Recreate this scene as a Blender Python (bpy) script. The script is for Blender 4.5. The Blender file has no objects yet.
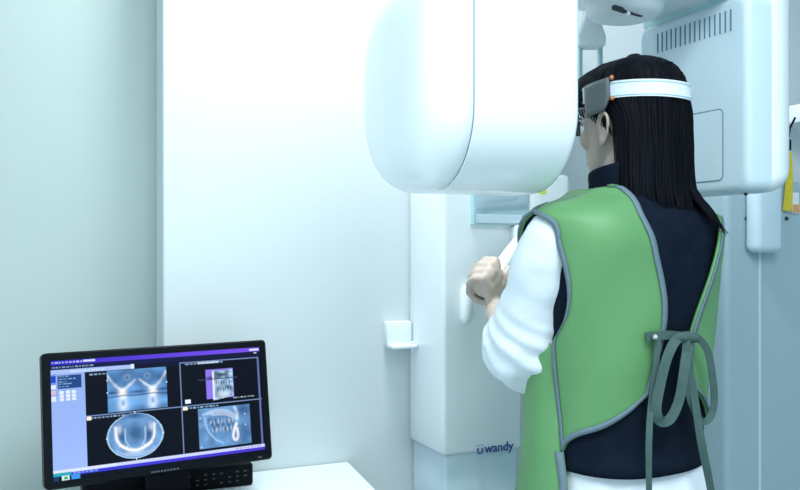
import bpy, bmesh, math, random
import numpy as np
from mathutils import Vector, Matrix, noise

random.seed(7)
scene = bpy.context.scene
COL = scene.collection
PI = math.pi
FX, FY = .4035, .915          # camera forward in the room (room axes: X along the back wall, Y into it)
CAMZ, F = 1.27, 844.0
V = Vector


def ray(px, py):
    a = (px - 400) / F
    b = (245 - py) / F
    return V((FX + a * FY, FY - a * FX, b))


def at(px, py, Y):
    d = ray(px, py)
    return V((0, 0, CAMZ)) + d * (Y / d.y)


# ---------------------------------------------------------------- materials
def srgb(r, g, b):
    def f(c):
        c /= 255.0
        return c / 12.92 if c <= .04045 else ((c + .055) / 1.055) ** 2.4
    return (f(r), f(g), f(b), 1)


def mat(name, col, rough=.5, metal=0, spec=.5, var=.04, scale=12, bump=0, bscale=60, coat=0, emit=0, stretch=None):
    m = bpy.data.materials.new(name)
    m.use_nodes = True
    nt = m.node_tree
    b = nt.nodes['Principled BSDF']
    b.inputs['Roughness'].default_value = rough
    b.inputs['Metallic'].default_value = metal
    b.inputs['Specular IOR Level'].default_value = spec
    b.inputs['Coat Weight'].default_value = coat
    tc = nt.nodes.new('ShaderNodeTexCoord')
    mp = nt.nodes.new('ShaderNodeMapping')
    if stretch:
        mp.inputs['Scale'].default_value = stretch
    nt.links.new(tc.outputs['Object'], mp.inputs[0])
    n = nt.nodes.new('ShaderNodeTexNoise')
    n.inputs['Scale'].default_value = scale
    n.inputs['Detail'].default_value = 4
    nt.links.new(mp.outputs[0], n.inputs['Vector'])
    r = nt.nodes.new('ShaderNodeValToRGB')
    r.color_ramp.elements[0].position = .3
    r.color_ramp.elements[1].position = .7
    r.color_ramp.elements[0].color = tuple(c * (1 - var) for c in col[:3]) + (1,)
    r.color_ramp.elements[1].color = tuple(min(1, c * (1 + var)) for c in col[:3]) + (1,)
    nt.links.new(n.outputs[0], r.inputs[0])
    nt.links.new(r.outputs[0], b.inputs['Base Color'])
    if bump:
        n2 = nt.nodes.new('ShaderNodeTexNoise')
        n2.inputs['Scale'].default_value = bscale
        nt.links.new(mp.outputs[0], n2.inputs['Vector'])
        bp = nt.nodes.new('ShaderNodeBump')
        bp.inputs['Strength'].default_value = bump
        bp.inputs['Distance'].default_value = .004
        nt.links.new(n2.outputs[0], bp.inputs['Height'])
        nt.links.new(bp.outputs[0], b.inputs['Normal'])
    if emit:
        nt.links.new(r.outputs[0], b.inputs['Emission Color'])
        b.inputs['Emission Strength'].default_value = emit
    return m


M = {
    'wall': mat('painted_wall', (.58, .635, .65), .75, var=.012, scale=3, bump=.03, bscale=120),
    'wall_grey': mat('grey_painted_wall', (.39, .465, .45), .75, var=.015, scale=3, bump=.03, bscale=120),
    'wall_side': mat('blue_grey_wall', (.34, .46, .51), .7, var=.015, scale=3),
    'floor': mat('vinyl_floor', (.24, .30, .32), .4, var=.06, scale=20),
    'ceil': mat('ceiling_paint', (.85, .87, .87), .8, var=.01),
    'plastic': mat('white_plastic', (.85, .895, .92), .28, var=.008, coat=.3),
    'plastic_cool_shade': mat('cool_shaded_plastic', (.58, .71, .78), .35, var=.01),  # white plastic darkened toward blue; holds the vented housing's shade in its colour
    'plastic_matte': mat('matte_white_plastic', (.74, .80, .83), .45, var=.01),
    'seam': mat('seam_rubber', (.16, .27, .38), .6),
    'vent': mat('vent_shadow', (.09, .2, .27), .7),
    'slot': mat('black_slot', (.01, .015, .025), .6),
    'mirror': mat('mirror_glass', (.8, .9, .92), .08, metal=.9, var=.0),
    'frame': mat('teal_frame', (.42, .66, .70), .35),
    'rod': mat('pale_steel', (.48, .62, .67), .35, metal=.3),
    'sticker': mat('yellow_sticker', (.75, .80, .08), .6),
    'logo': mat('logo_navy', (.015, .06, .26), .5),
    'logo_dot': mat('logo_grey', (.25, .4, .55), .5),
    'black': mat('black_plastic', (.002, .004, .006), .4, spec=.1, var=.1),
    'black_matte': mat('black_matte_plastic', (.002, .003, .006), .55, spec=.12, var=.1),
    'grey_mark': mat('grey_print', (.05, .07, .09), .6),
    'desk': mat('white_laminate', (.60, .69, .71), .4, var=.01),
    'skin': mat('skin', (.45, .365, .315), .5, var=.05, scale=40, bump=.05, bscale=250),
    'lip': mat('lip', (.5, .22, .2), .5),
    'eye': mat('eye_white', (.8, .8, .8), .2),
    'iris': mat('iris', (.02, .012, .008), .2),
    'hair': mat('black_hair', (.0025, .003, .006), .55, spec=.08, var=.5, scale=60, bump=.3, bscale=120, stretch=(1, 1, .08)),
    'green': mat('green_vinyl', (.118, .295, .115), .45, spec=.35, var=.05, scale=7, bump=.08, bscale=25),
    'trim': mat('grey_binding', (.13, .19, .23), .7, var=.08, scale=90, bump=.2, bscale=300),
    'tie': mat('grey_green_tape', (.05, .10, .09), .75, var=.08, scale=90, bump=.2, bscale=300),
    'liner': mat('teal_liner', (.10, .26, .30), .7),
    'vest': mat('navy_fabric', (.0045, .009, .019), .8, spec=.08, var=.2, scale=40, bump=.15, bscale=150),
    'white_cloth': mat('white_cotton', (.73, .78, .83), .8, var=.02, scale=15, bump=.1, bscale=120),
    'shoe': mat('white_shoe', (.7, .72, .74), .5),
    'strap': mat('white_strap', (.74, .80, .86), .75, var=.05, scale=50, bump=.2, bscale=200),
    'plate': mat('grey_plate', (.10, .12, .13), .45, var=.08),
    'copper': mat('copper_rivet', (.55, .22, .09), .4, metal=.5),
    'lens': mat('dark_lens', (.02, .03, .035), .15),
    'wire': mat('pale_wire', (.7, .78, .8), .3),
    'yellow': mat('yellow_strap', (.62, .50, .03), .6, var=.08, scale=60),
    'paper': mat('white_paper', (.8, .82, .84), .7),
    'orange': mat('orange_print', (.75, .35, .12), .6),
    'screw': mat('dark_screw', (.03, .06, .08), .4, metal=.5),
    'metal': mat('satin_metal', (.5, .55, .57), .35, metal=.8),
}


# ---------------------------------------------------------------- helpers
def empty(name, loc, label, cat, group=None):
    o = bpy.data.objects.new(name, None)
    COL.objects.link(o)
    o.location = loc
    o.empty_display_size = .05
    o['label'] = label
    o['category'] = cat
    if group:
        o['group'] = group
    return o


def tag(o, label, cat, group=None):
    o['label'] = label
    o['category'] = cat
    if group:
        o['group'] = group
    return o


def world_loc(o):
    l = V(o.location)
    return l


def link(o, parent):
    COL.objects.link(o)
    if parent:
        o.parent = parent
        top = parent
        # every mesh is written in room coordinates, so undo the parent's own offset
        off = V((0, 0, 0))
        while top:
            if top.type == 'EMPTY':
                off = V(top.location)
            top = top.parent
        if parent.type == 'EMPTY':
            o.matrix_parent_inverse = Matrix.Translation(-off)
    return o


def mesh(name, verts, faces, m, parent=None, smooth=True, kind=None, angle=40):
    me = bpy.data.meshes.new(name)
    me.from_pydata([tuple(v) for v in verts], [], faces)
    me.update()
    bm = bmesh.new()
    bm.from_mesh(me)
    bmesh.ops.recalc_face_normals(bm, faces=bm.faces)
    bm.to_mesh(me)
    bm.free()
    if smooth:
        me.shade_smooth()
        me.set_sharp_from_angle(angle=math.radians(angle))
    me.materials.append(m)
    o = bpy.data.objects.new(name, me)
    link(o, parent)
    if kind:
        o['kind'] = kind
    return o


class MB:
    """collects pieces of one part"""
    def __init__(s):
        s.v, s.f = [], []

    def add(s, v, f):
        k = len(s.v)
        s.v += [V(p) for p in v]
        s.f += [tuple(i + k for i in q) for q in f]
        return s

    def box(s, x0, x1, y0, y1, z0, z1, r=0, seg=3, mtx=None):
        bm = bmesh.new()
        bmesh.ops.create_cube(bm, size=1)
        for w in bm.verts:
            w.co = V(((x0 + x1) / 2 + w.co.x * (x1 - x0), (y0 + y1) / 2 + w.co.y * (y1 - y0), (z0 + z1) / 2 + w.co.z * (z1 - z0)))
        if r:
            bmesh.ops.bevel(bm, geom=bm.edges[:], offset=r, segments=seg, profile=.5, affect='EDGES')
        if mtx:
            bmesh.ops.transform(bm, matrix=mtx, verts=bm.verts)
        bm.verts.index_update()
        s.add([w.co.copy() for w in bm.verts], [tuple(w.index for w in q.verts) for q in bm.faces])
        bm.free()
        return s

    def rings(s, rings, cap0=True, cap1=True, closed=True):
        n = len(rings[0])
        v, f = [], []
        for r in rings:
            v += r
        for i in range(len(rings) - 1):
            for j in range(n if closed else n - 1):
                k = (j + 1) % n
                f.append((i * n + j, i * n + k, (i + 1) * n + k, (i + 1) * n + j))
        if cap0:
            f.append(tuple(range(n))[::-1])
        if cap1:
            f.append(tuple((len(rings) - 1) * n + j for j in range(n)))
        return s.add(v, f)

    def tube(s, pts, radii, n=12, flat=1, up=None, caps=2):
        """round tube along pts with a radius per point; ends rounded"""
        pts = [V(p) for p in pts]
        if not hasattr(radii, '__len__'):
            radii = [radii] * len(pts)
        radii = list(radii)
        T = [(pts[min(i + 1, len(pts) - 1)] - pts[max(i - 1, 0)]).normalized() for i in range(len(pts))]
        ref = V(up) if up else (V((0, 0, 1)) if abs(T[0].z) < .9 else V((1, 0, 0)))
        a = (ref - T[0] * ref.dot(T[0])).normalized()
        rings = []

        def ring(c, t, aa, r):
            bb = t.cross(aa)
            return [c + aa * (r * flat * math.cos(q * 2 * PI / n)) + bb * (r * math.sin(q * 2 * PI / n)) for q in range(n)]
        for i, p in enumerate(pts):
            a = (a - T[i] * a.dot(T[i])).normalized()
            if i == 0 and caps:
                for k in range(caps):
                    q = (k + .35) / (caps + .35) * PI / 2
                    rings.append(ring(p - T[0] * radii[0] * math.cos(q), T[0], a, radii[0] * math.sin(q)))
            rings.append(ring(p, T[i], a, radii[i]))
            if i == len(pts) - 1 and caps:
                for k in reversed(range(caps)):
                    q = (k + .35) / (caps + .35) * PI / 2
                    rings.append(ring(p + T[i] * radii[i] * math.cos(q), T[i], a, radii[i] * math.sin(q)))
        return s.rings(rings)

    def ball(s, c, rx, ry, rz, n=14, m=10, mtx=None):
        rings = []
        for i in range(m + 1):
            q = PI * (i + .15) / (m + .3)
            rings.append([V((rx * math.sin(q) * math.cos(2 * PI * j / n), ry * math.sin(q) * math.sin(2 * PI * j / n), rz * math.cos(q))) for j in range(n)])
        for r in rings:
            for k, p in enumerate(r):
                r[k] = (mtx @ p if mtx else p) + V(c)
        return s.rings(rings)

    def build(s, name, m, parent=None, smooth=True, angle=40, kind=None):
        return mesh(name, s.v, s.f, m, parent, smooth, kind, angle)


def spline(pts, n):
    """Catmull-Rom through pts (Vectors or tuples), n samples evenly in length"""
    P = [np.array(p, float) for p in pts]
    P = [2 * P[0] - P[1]] + P + [2 * P[-1] - P[-2]]
    out = []
    for i in range(1, len(P) - 2):
        for k in range(24):
            t = k / 24
            a, b, c, d = P[i - 1], P[i], P[i + 1], P[i + 2]
            out.append(.5 * ((2 * b) + (c - a) * t + (2 * a - 5 * b + 4 * c - d) * t * t + (3 * b - a - 3 * c + d) * t ** 3))
    out.append(P[-2])
    out = np.array(out)
    L = np.concatenate([[0], np.cumsum(np.linalg.norm(np.diff(out, axis=0), axis=1))])
    s = np.linspace(0, L[-1], n)
    return np.stack([np.interp(s, L, out[:, k]) for k in range(out.shape[1])], 1)


def lerp_table(tab, x):
    """smooth interpolation in a table [(x, a, b, ..)] sorted by x"""
    if x <= tab[0][0]:
        return tab[0][1:]
    for p, q in zip(tab, tab[1:]):
        if x <= q[0]:
            t = (x - p[0]) / (q[0] - p[0])
            return tuple(u + (w - u) * t for u, w in zip(p[1:], q[1:]))
    return tab[-1][1:]


def rrect(x, yc, zc, hy, hz, r, n=8):
    """rounded rectangle in a YZ plane"""
    rs = r if hasattr(r, '__len__') else (r,) * 4
    out = []
    for k, (sy, sz) in enumerate(((1, 1), (-1, 1), (-1, -1), (1, -1))):
        r = max(min(rs[k], hy * .999, hz * .999), .0005)
        for i in range(n + 1):
            q = PI / 2 * (k + i / n)
            out.append(V((x, yc + sy * (hy - r) + r * math.cos(q), zc + sz * (hz - r) + r * math.sin(q))))
    return out


def solidify(o, t, offset=-1):
    md = o.modifiers.new('thickness', 'SOLIDIFY')
    md.thickness = t
    md.offset = offset
    return o


def subdiv(o, n=1):
    md = o.modifiers.new('smooth', 'SUBSURF')
    md.levels = md.render_levels = n
    return o


# ---------------------------------------------------------------- the setting
WY = 1.908
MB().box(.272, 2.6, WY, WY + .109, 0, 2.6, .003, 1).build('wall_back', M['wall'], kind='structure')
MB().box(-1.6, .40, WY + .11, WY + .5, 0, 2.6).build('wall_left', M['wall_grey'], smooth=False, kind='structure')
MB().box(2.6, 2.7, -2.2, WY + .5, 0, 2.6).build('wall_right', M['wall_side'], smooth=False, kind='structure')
MB().box(-1.6, 2.7, -2.2, WY + .5, -.1, 0).build('floor', M['floor'], smooth=False, kind='structure')
MB().box(-1.6, 2.7, -2.2, WY + .5, 2.6, 2.7).build('ceiling', M['ceil'], smooth=False, kind='structure')

# ---------------------------------------------------------------- desk
dk = empty('desk', (.3, 1.5, 0), 'white laminate desk in the corner carrying the computer monitor', 'desk')
e1, e0 = (.703, WY - .003), (.60, .95)
top = [(-.6, WY - .003), e1, e0, (-.6, .95)]
bm = bmesh.new()
vs = [bm.verts.new((x, y, .722)) for x, y in top]
f = bm.faces.new(vs)
ex = bmesh.ops.extrude_face_region(bm, geom=[f])
for v in ex['geom']:
    if isinstance(v, bmesh.types.BMVert):
        v.co.z = .75
bmesh.ops.bevel(bm, geom=bm.edges[:], offset=.002, segments=2, affect='EDGES')
bm.verts.index_update()
mesh('desktop', [v.co.copy() for v in bm.verts], [tuple(v.index for v in q.verts) for q in bm.faces], M['desk'], dk)
bm.free()
for x, y in ((-.55, 1.0), (.55, 1.0), (-.55, 1.86), (.64, 1.86)):
    MB().box(x - .02, x + .02, y - .02, y + .02, 0, .722, .003, 1).build('leg', M['metal'], dk)

# ---------------------------------------------------------------- monitor
SC = .965
mc = V((0, 0, CAMZ)) + (V((.254, 1.768, .935)) - V((0, 0, CAMZ))) * SC
yaw, pit = .133, .157
mR = V((math.cos(yaw), math.sin(yaw), 0))
mN = V((math.sin(yaw), -math.cos(yaw), 0))
mU = (V((0, 0, 1)) * math.cos(pit) - mN * math.sin(pit)).normalized()
mF = mR.cross(mU)                      # towards the viewer
MW, MH = .459 * SC, .257 * SC
mon = empty('computer_monitor', (mc.x, mc.y + .08, .75), 'black flat computer monitor on the desk showing dental scan images', 'monitor')


def mp(u, v, d=0):
    """point on the monitor: u right, v up from its centre (m), d towards the viewer"""
    return mc + mR * u + mU * v + mF * d


def mframe(u0, u1, v0, v1, d0, d1, r=0, seg=3):
    m4 = Matrix((mR, mU, mF)).transposed().to_4x4()
    m4.translation = mc
    return MB().box(u0, u1, v0, v1, d0, d1, r, seg, m4)


hw, hh = MW / 2, MH / 2
bz, bb = .0165, .023
SL, SR_, SB, ST = -hw + .0150, hw - .0150, -hh + .0140, hh - .0150
# bezel: four mitred bars as one frame with a rounded outer rim
b = MB()


def rr2(u0, u1, v0, v1, r, d, n=6):
    out = []
    for k, (cx, cy) in enumerate(((u1 - r, v1 - r), (u0 + r, v1 - r), (u0 + r, v0 + r), (u1 - r, v0 + r))):
        for i in range(n + 1):
            q = PI / 2 * (k + i / n)
            out.append(mp(cx + r * math.cos(q), cy + r * math.sin(q), d))
    return out


b.rings([rr2(-hw + .004, hw - .004, -hh + .004, hh - .004, .006, -.034),
         rr2(-hw, hw, -hh, hh, .009, -.026), rr2(-hw, hw, -hh, hh, .009, -.003),
         rr2(-hw + .003, hw - .003, -hh + .003, hh - .003, .007, 0),
         rr2(SL, SR_, SB, ST, .001, 0), rr2(SL, SR_, SB, ST, .001, -.004)], cap0=True, cap1=False)
b.build('casing', M['black'], mon)
mframe(-.12, .12, -.075, .085, -.055, -.03, .012).build('rear_cover', M['black_matte'], mon)
# small printed marks on the bezel
k = MB()
for i in range(9):
    u = -.03 + i * .0062
    k.add([mp(u, -hh + .0055, .0004), mp(u + .0042, -hh + .0055, .0004), mp(u + .0042, -hh + .0085, .0004), mp(u, -hh + .0085, .0004)], [(0, 1, 2, 3)])
k.build('bezel_print', M['grey_mark'], mon, smooth=False)
mframe(hw - .032, hw - .024, -hh + .006, -hh + .0085, 0, .0006).build('power_button', M['grey_mark'], mon)
# stand
ft = mp(0, -hh, -.03)
mY = V((mN.x, mN.y, 0)).normalized()
nb = V((ft.x, ft.y, .75)) + mR * .012
m4 = Matrix((mR, -mY, V((0, 0, 1)))).transposed().to_4x4()
m4.translation = nb
MB().box(-.042, .042, -.005, .02, .008, ft.z - .75 + .07, .004, 2, m4).build('stand_neck', M['black_matte'], mon)
rg = []
for rad, z in ((.9, 0), (1, .003), (1, .008), (.93, .012), (.5, .015)):
    rg.append([nb + mR * (.115 * rad * math.cos(2 * PI * i / 40)) + mY * (.085 * rad * math.sin(2 * PI * i / 40) + .03) + V((0, 0, z)) for i in range(40)])
MB().rings(rg).build('stand_base', M['black'], mon)

# the picture on the screen
SWN, SHN = 400, 224
img = np.zeros((SHN, SWN, 3))
UU, VV = np.meshgrid((np.arange(SWN) + .5) / SWN, (np.arange(SHN) + .5) / SHN)
rng = np.random.default_rng(3)


def L3(r, g, bb_):
    return np.array(srgb(r, g, bb_)[:3])


def rect(u0, u1, v0, v1, c, a=1):
    k = (UU >= u0) & (UU < u1) & (VV >= v0) & (VV < v1)
    img[k] = img[k] * (1 - a) + np.array(c) * a
    return k


def blob(mask_region, u, v, su, sv, c, a=1, ang=0):
    du, dv = UU - u, (VV - v) * .56
    ca, sa = math.cos(ang), math.sin(ang)
    x, y = du * ca + dv * sa, -du * sa + dv * ca
    w = np.exp(-((x / su) ** 2 + (y / (sv * .56)) ** 2)) * a
    w = np.where(mask_region, np.clip(w, 0, 1), 0)[..., None]
    img[:] = img * (1 - w) + np.array(c) * w


def stroke(region, pts, wd, c, a=1):
    P = spline(pts, 60)
    d = np.full(UU.shape, 9.0)
    for q in P:
        d = np.minimum(d, np.hypot(UU - q[0], (VV - q[1]) * .56))
    w = np.exp(-(d / wd) ** 2) * a
    w = np.where(region, w, 0)[..., None]
    img[:] = img * (1 - w) + np.array(c) * w


def fnoise(sx, sy, seed):
    g = np.random.default_rng(seed).random((sy + 2, sx + 2))
    x, y = UU * sx, VV * sy
    i, j = x.astype(int), y.astype(int)
    fx, fy = x - i, y - j
    return (g[j, i] * (1 - fx) + g[j, i + 1] * fx) * (1 - fy) + (g[j + 1, i] * (1 - fx) + g[j + 1, i + 1] * fx) * fy


NAVY, BLK = L3(8, 14, 40), L3(2, 5, 16)
WH, ICE, MID, DEEP = L3(225, 238, 255), L3(165, 205, 245), L3(95, 150, 205), L3(28, 66, 120)
img[:] = NAVY
for v0, v1, ca, cb in ((0, .042, (40, 40, 190), (120, 80, 235)), (.042, .08, (18, 22, 80), (14, 18, 50))):
    kk = (VV >= v0) & (VV < v1)
    t = UU[kk][:, None]
    img[kk] = L3(*ca) * (1 - t) + L3(*cb) * t


def words(u, v, hgt, n, c, a=.8):
    for i in range(n):
        wlen = rng.uniform(.006, .02)
        rect(u, u + wlen, v, v + hgt, c, a * rng.uniform(.5, 1))
        u += wlen + .005


words(.01, .012, .016, 9, WH, .7)
rect(.165, .22, .010, .028, WH, .8)
words(.01, .054, .014, 12, ICE, .6)
rect(.0, .38, .082, .112, L3(165, 190, 240))
words(.10, .089, .014, 8, WH, .8)
rect(.375, .39, .075, .11, WH)
rect(.95, .995, .014, .03, WH, .9)
rect(.97, .985, .048, .06, WH, .8)
# left tool panel
kk = rect(0, .17, .112, .90, L3(150, 178, 240))
img[kk] = img[kk] * (.9 + .2 * VV[kk][:, None])
rect(.0, .03, .112, .30, L3(120, 150, 225))
rect(.002, .026, .125, .185, L3(25, 70, 190))
rect(.002, .026, .20, .235, WH, .9)
rect(.002, .026, .245, .28, L3(220, 190, 215), .9)
rect(.002, .026, .29, .335, L3(215, 235, 250), .9)
rect(.035, .155, .125, .235, L3(32, 70, 130))
for i in range(5):
    words(.04, .13 + i * .021, .010, 3 + i % 2, ICE, .7)
for i in range(3):
    for j in range(3):
        rect(.042 + i * .032, .062 + i * .032, .25 + j * .031, .275 + j * .031, WH, .92)
# viewports
for (u0, u1, v0, v1) in ((.172, .618, .118, .475), (.622, .995, .09, .475), (.172, .618, .48, .895), (.622, .995, .48, .895)):
    rect(u0, u1, v0, v1, BLK)
    words(u0 + .02, v0 + .012, .012, 9, ICE, .8)
rect(.617, .622, .09, .90, L3(120, 140, 185))
rect(.17, .998, .472, .480, L3(120, 145, 190))
rect(.985, .992, .09, .90, L3(95, 110, 165))
rect(.62, .99, .088, .096, L3(120, 140, 190))
rect(.176, .196, .482, .512, L3(250, 240, 215))
rect(.625, .645, .482, .512, L3(250, 240, 215))
rect(.635, .66, .42, .455, WH)
rect(.70, .80, .10, .118, WH, .55)
# view 1: slice through both jaws
r1 = rect(.27, .535, .118, .465, MID)
img[r1] *= (.55 + .9 * fnoise(26, 20, 1))[r1][:, None]
cx = .4025
for s in (-1, 1):
    blob(r1, cx + s * .045, .19, .03, .05, DEEP, .9)
    blob(r1, cx + s * .045, .185, .016, .03, ICE, .7)
    blob(r1, cx + s * .045, .185, .008, .016, DEEP, .9)
    stroke(r1, [(cx + s * .135, .15), (cx + s * .10, .24), (cx + s * .07, .29)], .006, WH, .9)
    stroke(r1, [(cx + s * .01, .21), (cx + s * .035, .25), (cx + s * .065, .29)], .006, WH, .85)
    blob(r1, cx + s * .10, .20, .03, .06, DEEP, .6)
    blob(r1, cx + s * .068, .305, .018, .03, L3(255, 255, 255), 1.2)
    blob(r1, cx + s * .115, .305, .03, .012, DEEP, .9)
    blob(r1, cx + s * .066, .345, .016, .03, L3(255, 255, 255), 1.1)
    blob(r1, cx + s * .066, .41, .022, .055, WH, 1)
    blob(r1, cx + s * .066, .40, .009, .03, MID, .9)
    blob(r1, cx + s * .066, .43, .006, .016, WH, .8)
blob(r1, cx, .22, .03, .06, DEEP, .5)
blob(r1, cx, .31, .05, .014, DEEP, .8)
blob(r1, cx, .36, .05, .02, ICE, .35)
stroke(r1, [(.27, .345), (.34, .335), (cx, .34), (.47, .335), (.535, .345)], .004, DEEP, .8)
# view 2: 3-D jaw in purple planes
r2 = rect(.735, .865, .175, .435, L3(140, 115, 235))
r2 = rect(.772, .90, .19, .42, L3(150, 135, 240), .0) | r2
r2b = (UU > .765) & (UU < .862) & (VV > .185) & (VV < .45 - .3 * (UU - .765))
img[r2b] = (L3(165, 205, 240) * np.ones(3) * (.25 + 1.3 * fnoise(60, 44, 5)[..., None] ** 1.3))[r2b]
blob(r2b, .815, .40, .03, .03, WH, .8)
blob(r2 | r2b, .765, .25, .03, .012, NAVY, .9)
blob(r2 | r2b, .80, .225, .03, .02, NAVY, .7)
blob(r2 | r2b, .79, .30, .012, .03, WH, .8)
for i in range(12):
    blob(r2b, .783 + .006 * i, .295 + .06 * (i % 2), .0035, .03, NAVY, .85)
rect(.766, .774, .19, .44, L3(235, 240, 255), .8)
rect(.70, .885, .256, .262, L3(60, 70, 110), .9)
words(.86, .437, .009, 6, WH, .7)
# view 3: axial slice, oval
ov = ((UU - .385) / .125) ** 2 + ((VV - .685) / .195) ** 2 < 1
img[ov] = (L3(108, 155, 205) * (.7 + .55 * fnoise(36, 24, 8)[..., None]))[ov]
edge = ov & (((UU - .385) / .118) ** 2 + ((VV - .685) / .186) ** 2 > 1)
img[edge] = L3(165, 205, 240)
blob(ov, .385, .51, .06, .03, DEEP, .8)
blob(ov, .385, .66, .032, .065, DEEP, .95)
blob(ov, .385, .66, .02, .04, L3(70, 120, 150), .6)
for s in (-1, 1):
    blob(ov, .385 + s * .062, .665, .018, .075, DEEP, .95, s * .2)
    stroke(ov, [(.385 + s * .085, .60), (.385 + s * .082, .70), (.385 + s * .06, .765), (.385 + s * .03, .80), (.385, .81)], .006, L3(255, 255, 255), .9)
    stroke(ov, [(.385 + s * .045, .62), (.385 + s * .043, .72), (.385 + s * .03, .765)], .004, ICE, .9)
    blob(ov, .385 + s * .07, .62, .012, .04, WH, .6)
    for i in range(5):
        blob(ov, .385 + s * (.012 + .014 * i), .805 - .012 * i, .006, .012, L3(255, 255, 255), .9)
blob(ov, .385, .83, .06, .02, WH, .5)
stroke(ov, [(.30, .80), (.345, .845), (.385, .855), (.43, .845), (.47, .80)], .004, ICE, .7)
# view 4: panoramic slice
r4 = rect(.69, .935, .515, .875, L3(98, 145, 195))
img[r4] *= (.65 + .7 * fnoise(40, 24, 11))[r4][:, None]
for i in range(3):
    stroke(r4, [(.715 + .02 * i, .57), (.76, .54 + .02 * i), (.82, .55 + .02 * i), (.87, .60 + .02 * i)], .005, WH, .5)
stroke(r4, [(.72, .60), (.73, .70), (.765, .80), (.80, .84)], .005, ICE, .8)
for i in range(14):
    blob(r4, .745 + .0085 * i, .665 + .035 * (i % 3 - 1) + .002 * i, .006, .022, DEEP if i % 2 else BLK, .85)
    blob(r4, .748 + .0085 * i, .645 + .07 * (i % 2), .004, .02, WH, .6)
stroke(r4, [(.868, .68), (.855, .74), (.85, .80), (.862, .83), (.873, .79), (.868, .72)], .006, L3(255, 255, 255), .95)
stroke(r4, [(.862, .53), (.873, .58), (.872, .64)], .007, WH, .8)
blob(r4, .90, .56, .03, .05, DEEP, .8)
blob(r4, .91, .80, .035, .1, DEEP, .5)
# crop handles
for (u, v) in ((.27, .20), (.27, .30), (.535, .25), (.385, .485), (.385, .885), (.26, .685), (.51, .685), (.70, .60), (.91, .60), (.91, .70), (.70, .86)):
    rect(u - .003, u + .003, v - .006, v + .006, WH)
# bottom bars
rect(0, 1, .897, .93, L3(200, 210, 250))
rect(0, .3, .897, .93, L3(220, 228, 250), .8)
words(.86, .905, .014, 7, L3(90, 100, 150), .8)
kk = (VV >= .93) & (VV < .962)
img[kk] = (L3(45, 60, 215) * (1 - UU[kk][:, None]) + L3(75, 50, 205) * UU[kk][:, None])
rect(0, .09, .925, .955, L3(40, 165, 180))
words(.1, .935, .014, 6, ICE, .6)
rect(0, 1, .962, 1, L3(5, 8, 22))
rect(.006, .03, .962, 1, L3(25, 60, 90))
rect(.045, .082, .956, 1, L3(205, 235, 225))
rect(.054, .072, .964, .99, L3(60, 160, 110))
rect(.09, .135, .956, 1, L3(60, 150, 230))
img = np.clip(img, 0, 1)
uo = np.interp((np.arange(SWN) + .5) / SWN, [0, .148, .245, .52, .588, 1], [0, .172, .27, .535, .62, 1])
vo_ = np.interp((np.arange(SHN) + .5) / SHN, [0, .49, .91, 1], [0, .477, .897, 1])
img = img[np.clip((vo_ * SHN).astype(int), 0, SHN - 1)][:, np.clip((uo * SWN).astype(int), 0, SWN - 1)]
me = bpy.data.meshes.new('screen')
gv = [mp(SL + (SR_ - SL) * i / (SWN - 1), ST + (SB - ST) * j / (SHN - 1), -.0025) for j in range(SHN) for i in range(SWN)]
gf = [(j * SWN + i, (j + 1) * SWN + i, (j + 1) * SWN + i + 1, j * SWN + i + 1) for j in range(SHN - 1) for i in range(SWN - 1)]
me.from_pydata([tuple(p) for p in gv], [], gf)
ca = me.color_attributes.new('screen_picture', 'FLOAT_COLOR', 'POINT')
rgba = np.ones((SHN * SWN, 4), np.float32)
rgba[:, :3] = img.reshape(-1, 3)
ca.data.foreach_set('color', rgba.ravel())
sm = bpy.data.materials.new('lit_screen')
sm.use_nodes = True
nt = sm.node_tree
an = nt.nodes.new('ShaderNodeVertexColor')
an.layer_name = 'screen_picture'
pb = nt.nodes['Principled BSDF']
pb.inputs['Base Color'].default_value = (.004, .005, .008, 1)
pb.inputs['Roughness'].default_value = .5
pb.inputs['Specular IOR Level'].default_value = .03
nt.links.new(an.outputs[0], pb.inputs['Emission Color'])
pb.inputs['Emission Strength'].default_value = 1.1
me.materials.append(sm)
so = link(bpy.data.objects.new('screen', me), mon)
so['label'] = 'lit screen with four dental scan views'

# ---------------------------------------------------------------- black box behind the monitor
c1 = at(247, 478, 1.80)
cbx = empty('control_box', (.36, 1.82, .75), 'black control box with small printed keys on the desk behind the monitor', 'control box')
MB().box(.10, .447, 1.80, 1.88, .7505, .798, .006, 3).build('casing', M['black_matte'], cbx)
for i in range(9):
    for j in range(3):
        if (i * 7 + j * 5) % 4 == 0:
            continue
        MB().box(.29 + i * .017, .296 + i * .017, 1.7985, 1.802, .762 + j * .01, .765 + j * .01).build('key', M['grey_mark'], cbx, smooth=False)

# ---------------------------------------------------------------- small bracket on the wall
wb = empty('wall_bracket', (.83, 1.89, 1.03), 'small white wall bracket beside the left edge of the machine column', 'bracket')
MB().box(.797, .864, 1.885, WY - .001, 1.024, 1.083, .003, 2).build('back_plate', M['plastic_matte'], wb)
MB().box(.800, .864, 1.852, WY - .001, 1.020, 1.030, .003, 2).build('lip', M['plastic'], wb)
MB().tube([(.854, 1.862, 1.014), (.854, 1.862, 1.032)], .005).build('knob', M['plastic_cool_shade'], wb)

# ---------------------------------------------------------------- the dental x-ray machine
xr = empty('dental_xray_machine', (.97, 1.8, 0), 'large white panoramic dental x-ray machine with two housings around the head of the person', 'x-ray machine')
P = M['plastic']
MB().box(.865, 1.075, 1.719, WY - .002, .787, 1.95, .010, 3).build('carriage_column', P, xr)
MB().box(.874, 1.066, 1.727, WY - .002, .0, .80, .008, 3).build('lower_column', M['plastic_cool_shade'], xr)
MB().box(.80, 1.14, 1.62, WY - .002, .0, .03, .006, 2).build('base_plate', M['plastic_cool_shade'], xr)
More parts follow.
